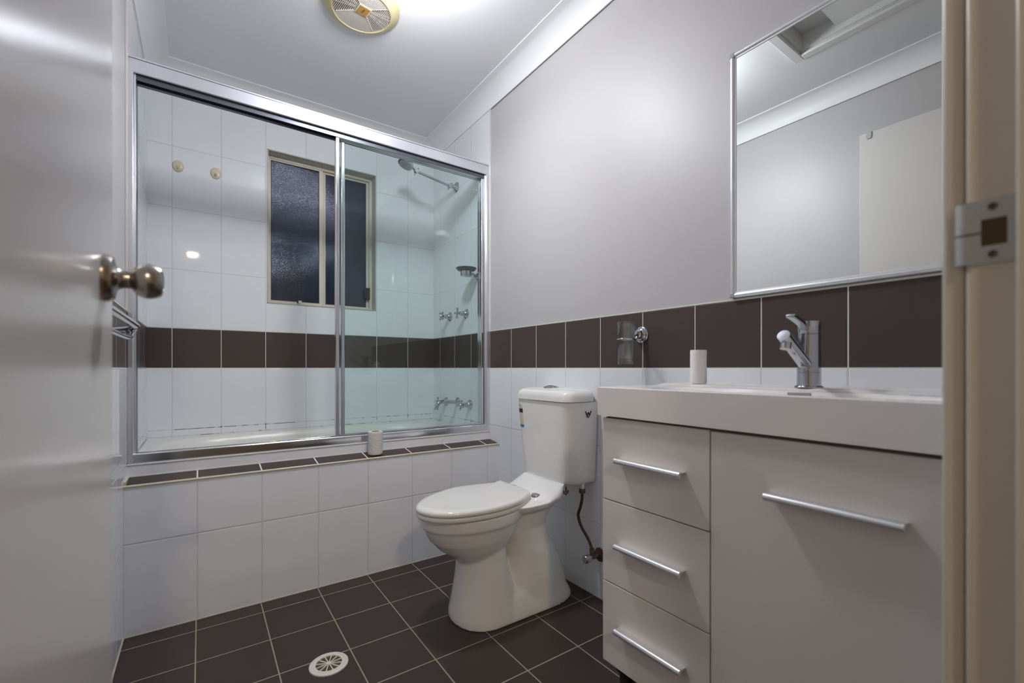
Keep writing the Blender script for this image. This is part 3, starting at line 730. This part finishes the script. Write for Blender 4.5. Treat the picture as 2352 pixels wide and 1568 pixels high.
# ------------------------------------------------------------------ vanity
VX, VY0, VY1 = 0.884, 0.114, 0.843
van = thing('vanity_cabinet', (1.08, 0.48, 0), 'off-white bathroom vanity cabinet with three drawers and one door', 'cabinet')
bm = B(); box(bm, VX+0.018, XR-0.002, VY0, VY1-0.001, 0.121, 0.7725); obj('carcass', bm, M_cab, van)
bm = B(); box(bm, VX+0.006, VX+0.0185, VY0+0.004, VY1-0.006, 0.124, 0.770); obj('shadow_gap', bm, M_cab_in, van)
bm = B(); box(bm, VX+0.05, XR-0.004, VY0+0.01, VY1-0.03, 0.0, 0.121); obj('kick_board', bm, M_kick, van)
for y in (VY1-0.055, VY0+0.04):
    bm = B(); lathe(bm, [(0.022, 0), (0.022, 0.006), (0.016, 0.012), (0.016, 0.110), (0.026, 0.114), (0.026, 0.121)], (VX+0.028, y, 0), (0,0,1), 20); obj('leg', bm, M_black, van)
def handle(y0, y1, z, parent):
    bm = B()
    # T-shaped extrusion: lip on top and a rounded grip
    pr = [(VX+0.001, z+0.0035), (VX-0.014, z+0.0035), (VX-0.020, z+0.0055), (VX-0.0245, z+0.0030), (VX-0.0265, z-0.002), (VX-0.0250, z-0.0065), (VX-0.0215, z-0.0085), (VX-0.0180, z-0.0065), (VX-0.0165, z-0.001), (VX-0.010, z+0.0008), (VX+0.001, z+0.0008)]
    vs = [(x, zz) for x, zz in pr]
    a = [bm.verts.new((x, y0, zz)) for x, zz in vs]; b_ = [bm.verts.new((x, y1, zz)) for x, zz in vs]; n = len(vs)
    bm.faces.new(a); bm.faces.new(list(reversed(b_)))
    for i in range(n): bm.faces.new((a[i], b_[i], b_[(i+1) % n], a[(i+1) % n]))
    obj('handle', bm, M_frame, parent, sharp=50)
DY = 0.536
for (z0, z1) in ((0.5535, 0.7680), (0.3370, 0.5510), (0.1220, 0.3345)):
    bm = B(); box(bm, VX, VX+0.016, DY+0.001, VY1, z0, z1); d = obj('drawer', bm, M_cab, van, bevel=0.0014)
    handle(0.594, 0.784, (z0+z1)/2+0.0048 if z0 > .5 else (z0+z1)/2+0.003, d)
bm = B(); box(bm, VX, VX+0.016, VY0, DY-0.002, 0.122, 0.7665); d = obj('door', bm, M_cab, van, bevel=0.0014)
handle(0.212, 0.416, 0.662, d)

def basin_top():
    bm = B(); x0, x1, y0, y1 = 0.874, XR-0.0005, YF+0.0015, 0.853
    nx, ny = 70, 120
    def h(x, y):
        z = 0.8500 + (0.0065 if x > 1.10 else 0.0) 
        e = (x-1.095)/0.012
        z = 0.8500 + 0.0065*(1/(1+math.exp(-max(-30,min(30,e*3)))))
        if y > 0.820: z = 0.8500 + (z-0.8500)*max(0.0, 1-(y-0.820)/0.02)
        cx, cy, a, b_ = 0.990, 0.455, 0.092, 0.295
        r = (abs((x-cx)/a)**3.2 + abs((y-cy)/b_)**3.2)**(1/3.2)
        if r < 1.0:
            t = min(1.0, (1-r)/0.42); s = t*t*(3-2*t); z -= 0.070*s
        elif r < 1.12:
            z -= 0.0012*(1-(r-1)/0.12)
        # rounded outer edge
        m_ = min(x-x0, y1-y)
        if m_ < 0.003: z -= 0.0018*(1-m_/0.003)**2
        return z
    xs = [x0, x0+0.0008, x0+0.0018, x0+0.003] + [x0+0.003 + (x1-x0-0.003)*i/nx for i in range(1, nx+1)]
    ys = [y0 + (y1-0.003-y0)*j/ny for j in range(ny+1)] + [y1-0.0018, y1-0.0008, y1]
    g = [[bm.verts.new((x, y, h(x, y))) for y in ys] for x in xs]
    for i in range(len(xs)-1):
        for j in range(len(ys)-1): bm.faces.new((g[i][j], g[i+1][j], g[i+1][j+1], g[i][j+1]))
    zb = 0.7745
    q = [bm.verts.new(p) for p in ((x0,y0,zb),(x1,y0,zb),(x1,y1,zb),(x0,y1,zb))]
    bm.faces.new(list(reversed(q)))
    I, J = len(xs)-1, len(ys)-1
    for line, a, b_ in (([g[i][0] for i in range(I+1)], q[0], q[1]), ([g[I][j] for j in range(J+1)], q[1], q[2]),
                       ([g[i][J] for i in range(I, -1, -1)], q[2], q[3]), ([g[0][j] for j in range(J, -1, -1)], q[3], q[0])):
        bm.faces.new([a, b_] + list(reversed(line)))
    return bm
vt = tag(obj('vanity_basin', basin_top(), M_basin, sharp=40), 'thick white moulded basin top on the vanity cabinet', 'basin')
bm = B(); box(bm, 1.0715, 1.0765, 0.420, 0.466, 0.8405, 0.8465); obj('overflow_slot', bm, M_greycap, vt, bevel=0.001)
bm = B(); lathe(bm, [(0.022, 0), (0.021, 0.003), (0.0, 0.004)], (0.99, 0.455, 0.7802), (0,0,1), 24); obj('plug', bm, M_chrome, vt)

# mixer tap on the vanity
FX, FY, FZ = 1.122, 0.4425, 0.8565
fa = thing('mixer_tap', (FX, FY, FZ), 'chrome single lever mixer tap on the vanity basin', 'tap')
bm = B(); lathe(bm, [(0.0285, 0), (0.0285, 0.002), (0.0262, 0.0038), (0.0235, 0.0042), (0.0235, 0.033), (0.0230, 0.0335), (0.0230, 0.0345), (0.0235, 0.035), (0.0235, 0.118), (0.0229, 0.1185), (0.0229, 0.1195)], (FX, FY, FZ), (0,0,1), 48); obj('tap_body', bm, M_chrome, fa)
bm = B(); lathe(bm, [(0.0235, 0.1200), (0.0235, 0.1465), (0.0225, 0.1478), (0.0, 0.1480)], (FX, FY, FZ), (0,0,1), 48)
cap_ = obj('tap_head', bm, M_chrome, fa)
bm = B(); pp = [(FX-0.018, 0.995), (FX-0.050, 1.0085), (FX-0.086, 1.016), (FX-0.094, 1.014), (FX-0.094, 1.008), (FX-0.080, 1.005), (FX-0.048, 0.996), (FX-0.020, 0.982)]
prism(bm, pp, FY-0.0085, FY+0.0085, 'y'); obj('lever', bm, M_chrome, fa, bevel=0.0025, seg=3, sharp=50)
bm = B(); a, b_ = Vector((FX-0.008, FY, FZ+0.046)), Vector((1.002, FY, 0.968)); cyl(bm, a, b_, 0.0135, 0.0128, 36)
dd = (b_-a).normalized(); lathe(bm, [(0.0128, 0), (0.0125, 0.0012), (0.0, 0.0016)], b_, dd, 36)
spt = obj('spout', bm, M_chrome, fa)
bm = B(); o = b_ - dd*0.013; cyl(bm, o - Vector((0,0,0.006)), o - Vector((0.004,0,0.0215)), 0.0108, 0.0104, 28); obj('aerator', bm, M_chrome, spt)

# tumbler and holder
hl = thing('tumbler_holder', (XR, 1.034, 1.000), 'chrome ring holder with round wall plate on the brown tile band', 'holder')
bm = B(); lathe(bm, [(0.029, 0), (0.029, 0.003), (0.0265, 0.006), (0.0235, 0.0068), (0.022, 0.011), (0.0185, 0.0135), (0.0165, 0.014), (0.0165, 0.018), (0.0165, 0.024), (0.0120, 0.0285), (0.0, 0.0295)], (XR, 1.034, 1.018), (-1,0,0), 40); obj('wall_plate', bm, M_chrome, hl)
GX, GY = 1.197, 1.034
bm = B(); ringp = [(GX + 0.0315*math.cos(t), GY + 0.0315*math.sin(t), 0.9985) for t in (2*PI*k/48 for k in range(49))]
tube(bm, ringp, 0.0022, 10); tube(bm, smooth_path([(XR-0.026, GY, 1.010), (XR-0.034, GY, 0.999), (XR-0.050, GY, 0.998)], 4), 0.004, 10)
tube(bm, [(XR-0.047, GY-0.004, 0.998), (XR-0.048, GY-0.004, 1.050)], 0.0016, 8); tube(bm, [(XR-0.047, GY+0.004, 0.998), (XR-0.048, GY+0.004, 1.050)], 0.0016, 8)
obj('ring', bm, M_chrome, hl)
bm = B()
lathe(bm, [(0.0260, 0.0), (0.0268, 0.0015), (0.0275, 0.020), (0.0282, 0.022), (0.0285, 0.086), (0.0310, 0.144), (0.0298, 0.1445), (0.0270, 0.086), (0.0262, 0.022), (0.0255, 0.019), (0.0, 0.0185)], (GX, GY, 0.9125), (0,0,1), 48)
tag(obj('tumbler', bm, M_tumbler, sharp=60), 'clear drinking glass hanging in the chrome wall ring', 'glass')

# mirror
mi = thing('wall_mirror', (XR, 0.478, 1.100), 'rectangular aluminium framed mirror over the vanity', 'mirror')
MY0, MY1, MZ0, MZ1 = 0.2360, 0.7065, 1.1035, 1.8130
bm = B(); box(bm, 1.2725, XR+0.0035, MY0+0.006, MY1-0.006, MZ0+0.006, MZ1-0.006); obj('mirror_glass', bm, M_mirror, mi)
def bar(bm, horizontal, pos, a, b_, inner):
    # half-round aluminium moulding; pos outer edge, inner +-1 direction to the glass
    pr = []
    for k in range(9):
        t = PI*k/8; pr.append((pos + inner*(0.0065 - 0.0065*math.cos(t)), 1.2700 - 0.0050*math.sin(t)))
    pr += [(pos + inner*0.0165, 1.2705), (pos + inner*0.0165, 1.2735), (pos, XR+0.0035)]
    n = len(pr)
    if horizontal: A = [bm.verts.new((x, a, u)) for u, x in pr]; Bv = [bm.verts.new((x, b_, u)) for u, x in pr]
    else: A = [bm.verts.new((x, u, a)) for u, x in pr]; Bv = [bm.verts.new((x, u, b_)) for u, x in pr]
    bm.faces.new(A); bm.faces.new(list(reversed(Bv)))
    for i in range(n): bm.faces.new((A[i], Bv[i], Bv[(i+1) % n], A[(i+1) % n]))
for args in ((True, MZ0, MY0+0.014, MY1-0.014, 1), (True, MZ1, MY0+0.014, MY1-0.014, -1), (False, MY0, MZ0+0.014, MZ1-0.014, 1), (False, MY1, MZ0+0.014, MZ1-0.014, -1)):
    bm = B(); bar(bm, *args); obj('frame_bar', bm, M_frame, mi, sharp=45)
for y, z in ((MY0, MZ0), (MY1-0.0145, MZ0), (MY0, MZ1-0.0145), (MY1-0.0145, MZ1-0.0145)):
    bm = B(); box(bm, 1.2645, XR+0.0035, y, y+0.0145, z, z+0.0145); obj('corner_cap', bm, M_greycap, mi, bevel=0.0022, seg=3)

# towel rail on the left wall, mostly behind the door
tr = thing('towel_rail', (XL, 1.25, 1.000), 'chrome towel rail end showing beside the door edge on the left wall', 'towel rail')
bm = B(); tube(bm, smooth_path([(XL+0.080, 0.90, 1.003), (XL+0.080, 1.38, 1.003), (XL+0.079, 1.415, 1.000), (XL+0.066, 1.432, 0.994), (XL, 1.436, 0.985)], 6), 0.0085, 16); obj('rail', bm, M_chrome, tr)
bm = B(); tube(bm, smooth_path([(XL+0.070, 0.90, 0.972), (XL+0.070, 1.36, 0.972), (XL+0.074, 1.405, 0.982), (XL+0.066, 1.428, 0.990)], 6), 0.0055, 14); obj('lower_rail', bm, M_chrome, tr)
for y in (1.434, 0.90):
    bm = B(); lathe(bm, [(0.020, 0), (0.019, 0.005), (0.010, 0.009), (0.008, 0.020)], (XL, y, 0.985), (1,0,0), 24); obj('end_post', bm, M_chrome, tr)
bm = B(); box(bm, XL+0.004, XL+0.072, 0.894, 0.906, 0.975, 1.003); obj('end_arm', bm, M_chrome, tr, bevel=0.002)

# ------------------------------------------------------------------ ceiling exhaust fan
CX, CY = 0.540, 1.848
fan = thing('exhaust_fan', (CX, CY, ZC), 'round aged cream exhaust fan grille on the ceiling above the bath', 'exhaust fan')
bm = B()
lathe(bm, [(0.150, 0), (0.150, 0.006), (0.146, 0.010), (0.124, 0.024), (0.117, 0.028), (0.1130, 0.028), (0.1125, 0.022), (0.1125, 0.004)], (CX, CY, ZC), (0,0,-1), 96, cap=False)
obj('fan_ring', bm, M_fanring, fan)
bm = B(); lathe(bm, [(0.1135, 0.0), (0.1135, 0.003), (0.0, 0.003)], (CX, CY, ZC), (0,0,-1), 48); obj('fan_cavity', bm, M_fandark, fan)
TH = math.radians(9); ca, sa = math.cos(TH), math.sin(TH)
OX, OY = 0.002, -0.010   # the grille sits a little off the ring's centre
def rot(u, v, z): return Vector((CX + OX + u*ca - v*sa, CY + OY + u*sa + v*ca, z))
RCX, RCY = -OX*ca - OY*sa, OX*sa - OY*ca
def bar2(bm, u0, v0, u1, v1, wd, z0, z1):
    a, b_ = Vector((u0, v0)), Vector((u1, v1)); d = (b_-a)
    if d.length < 0.004: return
    d.normalize(); n = Vector((-d.y, d.x))*wd/2
    q = [a+n, a-n, b_-n, b_+n]
    lo = [bm.verts.new(rot(p.x, p.y, z0)) for p in q]; hi = [bm.verts.new(rot(p.x, p.y, z1)) for p in q]
    bm.faces.new(list(reversed(lo))); bm.faces.new(hi)
    for i in range(4): bm.faces.new((lo[i], lo[(i+1) % 4], hi[(i+1) % 4], hi[i]))
bm = B(); R_ = 0.1125; hx, hy = 0.024, 0.024
k = 0
def chord(v, c, e):
    q = R_*R_ - (v - c[1])**2
    if q <= 0: return None
    q = math.sqrt(q); lo, hi = max(-e, c[0]-q), min(e, c[0]+q)
    return (lo, hi) if hi - lo > 0.003 else None
for i in range(16):
    v = hy + 0.0045 + i*0.0064
    for s in (-1, 1):
        ch = chord(s*v, (RCX, RCY), v)
        if ch: bar2(bm, ch[0], s*v, ch[1], s*v, 0.0020, ZC-0.0245, ZC-0.010)
        ch = chord(s*v, (RCY, RCX), v)
        if ch: bar2(bm, s*v, ch[0], s*v, ch[1], 0.0020, ZC-0.0245, ZC-0.010)
dg = R_/math.sqrt(2)
for su in (-1, 1):
    for sv in (-1, 1): bar2(bm, su*hx*0.9, sv*hy*0.9, su*dg, sv*dg, 0.0030, ZC-0.0255, ZC-0.008)
for s in (-1, 1):
    for t in (0.34, 0.68):
        for i in range(3):
            vv = 0.030 + 0.028*i
            bar2(bm, s*vv, -vv*0.5*t, s*(vv+0.028), -(vv+0.028)*0.5*t, 0.0022, ZC-0.022, ZC-0.012)
            bar2(bm, s*vv, vv*0.5*t, s*(vv+0.028), (vv+0.028)*0.5*t, 0.0022, ZC-0.022, ZC-0.012)
obj('grille', bm, M_fanslat, fan)
bm = B(); lo = [rot(u, v, ZC-0.010) for u, v in ((-.0255,-.0255),(.0255,-.0255),(.0255,.0255),(-.0255,.0255))]; hi = [Vector((p.x, p.y, ZC-0.0275)) for p in lo]
loft(bm, [lo, hi]); bfr = obj('badge_frame', bm, mat('badge_surround', (0.62,0.57,0.42), 0.4), fan, bevel=0.001)
bm = B(); lo = [rot(u, v, ZC-0.0270) for u, v in ((-.0215,-.0215),(.0215,-.0215),(.0215,.0215),(-.0215,.0215))]; hi = [Vector((p.x, p.y, ZC-0.0283)) for p in lo]
loft(bm, [lo, hi]); bg = obj('badge', bm, M_badge, fan)
bm = B()
for (u, v, l_) in ((-0.002, 0.003, 0.009), (0.0005, 0.000, 0.012), (0.003, -0.003, 0.008)):
    bar2(bm, u, v-l_*0.9, u, v+l_*0.9, 0.0016, ZC-0.0287, ZC-0.0282)
obj('badge_print', bm, M_badge_ink, bg)

# ceiling access hatch, seen in the mirror
bm = B()
rr_ = 0.046
def archi(bm, x0, x1, y0, y1, w_, z0, z1):
    box(bm, x0-w_, x1+w_, y0-w_, y0, z0, z1); box(bm, x0-w_, x1+w_, y1, y1+w_, z0, z1)
    box(bm, x0-w_, x0, y0, y1, z0, z1); box(bm, x1, x1+w_, y0, y1, z0, z1)
archi(bm, HX0, HX1, HYa, HYb, 0.042, ZC-0.016, ZC-0.0005)
ht = thing('access_hatch', ((HX0+HX1)/2, (HYa+HYb)/2, ZC), 'white framed ceiling access hatch seen at the top of the mirror', 'ceiling hatch')
obj('hatch_frame', bm, M_white_trim, ht, bevel=0.004)
bm = B(); archi(bm, HX0+0.012, HX1-0.012, HYa+0.012, HYb-0.012, 0.0115, ZC+0.002, ZC+0.095); obj('hatch_lining', bm, M_white_trim, ht)
bm = B(); box(bm, HX0+0.013, HX1-0.013, HYa+0.013, HYb-0.145, ZC+0.030, ZC+0.042); obj('hatch_panel', bm, M_white_trim, ht)
bm = B(); box(bm, HX0+0.013, HX1-0.013, HYb-0.150, HYb-0.013, ZC+0.070, ZC+0.080); obj('hatch_panel', bm, M_white_trim, ht)

# lamps
def lamp(name, loc, m, label):
    t = thing(name, (loc[0], loc[1], ZC), label, 'lamp')
    bm = B(); lathe(bm, [(0.052, 0), (0.052, 0.006), (0.034, 0.022), (0.024, 0.028), (0.024, 0.052)], (loc[0], loc[1], ZC-0.0005 if loc[1] > 0 else 2.3995), (0,0,-1), 32); obj('batten_holder', bm, M_white_trim, t)
    bm = B(); bmesh.ops.create_uvsphere(bm, u_segments=24, v_segments=16, radius=0.054)
    for v in bm.verts: v.co += Vector(loc)
    obj('globe', bm, m, t, sharp=180)
lamp('ceiling_lamp', LAMP, M_globe, 'white globe lamp on the bathroom ceiling, just out of view')
t = thing('hall_lamp', (HALL[0], HALL[1], 2.3995), 'warm round flush lamp on the hall ceiling behind the camera', 'lamp')
bm = B(); lathe(bm, [(0.105, 0), (0.105, 0.020), (0.095, 0.026)], (HALL[0], HALL[1], 2.3995), (0,0,-1), 40); obj('lamp_base', bm, M_white_trim, t)
bm = B(); lathe(bm, [(0.094, 0.0262), (0.094, 0.046), (0.088, 0.051), (0.0, 0.053)], (HALL[0], HALL[1], 2.3995), (0,0,-1), 40); obj('diffuser', bm, M_hglobe, t)

# ------------------------------------------------------------------ floor drain
DX, DYy = 0.3195, 1.432
dr = thing('floor_drain', (DX, DYy, 0), 'round white slotted drain grate in the brown tiled floor', 'drain')
bm = B(); lathe(bm, [(0.0560, 0), (0.0555, 0.0030), (0.0520, 0.0045), (0.0468, 0.0045), (0.0463, 0.0040), (0.0458, 0.0045), (0.0375, 0.0045), (0.0370, 0.0005)], (DX, DYy, 0), (0,0,1), 64, cap=False); obj('drain_ring', bm, M_drainp, dr)
bm = B(); lathe(bm, [(0.0377, 0.0002), (0.0377, 0.0010), (0.0, 0.0010)], (DX, DYy, 0), (0,0,1), 40); obj('drain_well', bm, M_draind, dr)
bm = B()
lathe(bm, [(0.0065, 0.0008), (0.0065, 0.0044), (0.0015, 0.0046), (0.0, 0.0030)], (DX, DYy, 0), (0,0,1), 20)
for i in range(12):
    t = 2*PI*i/12 + 0.1; c, s = math.cos(t), math.sin(t)
    p0 = Vector((DX + 0.004*c, DYy + 0.004*s, 0)); p1 = Vector((DX + 0.0380*c, DYy + 0.0380*s, 0)); n = Vector((-s, c, 0))*0.0014
    lo = [p0+n, p0-n, p1-n, p1+n]
    loft(bm, [[p + Vector((0,0,0.0008)) for p in lo], [p + Vector((0,0,0.0042)) for p in lo]])
obj('drain_spokes', bm, M_drainp, dr)
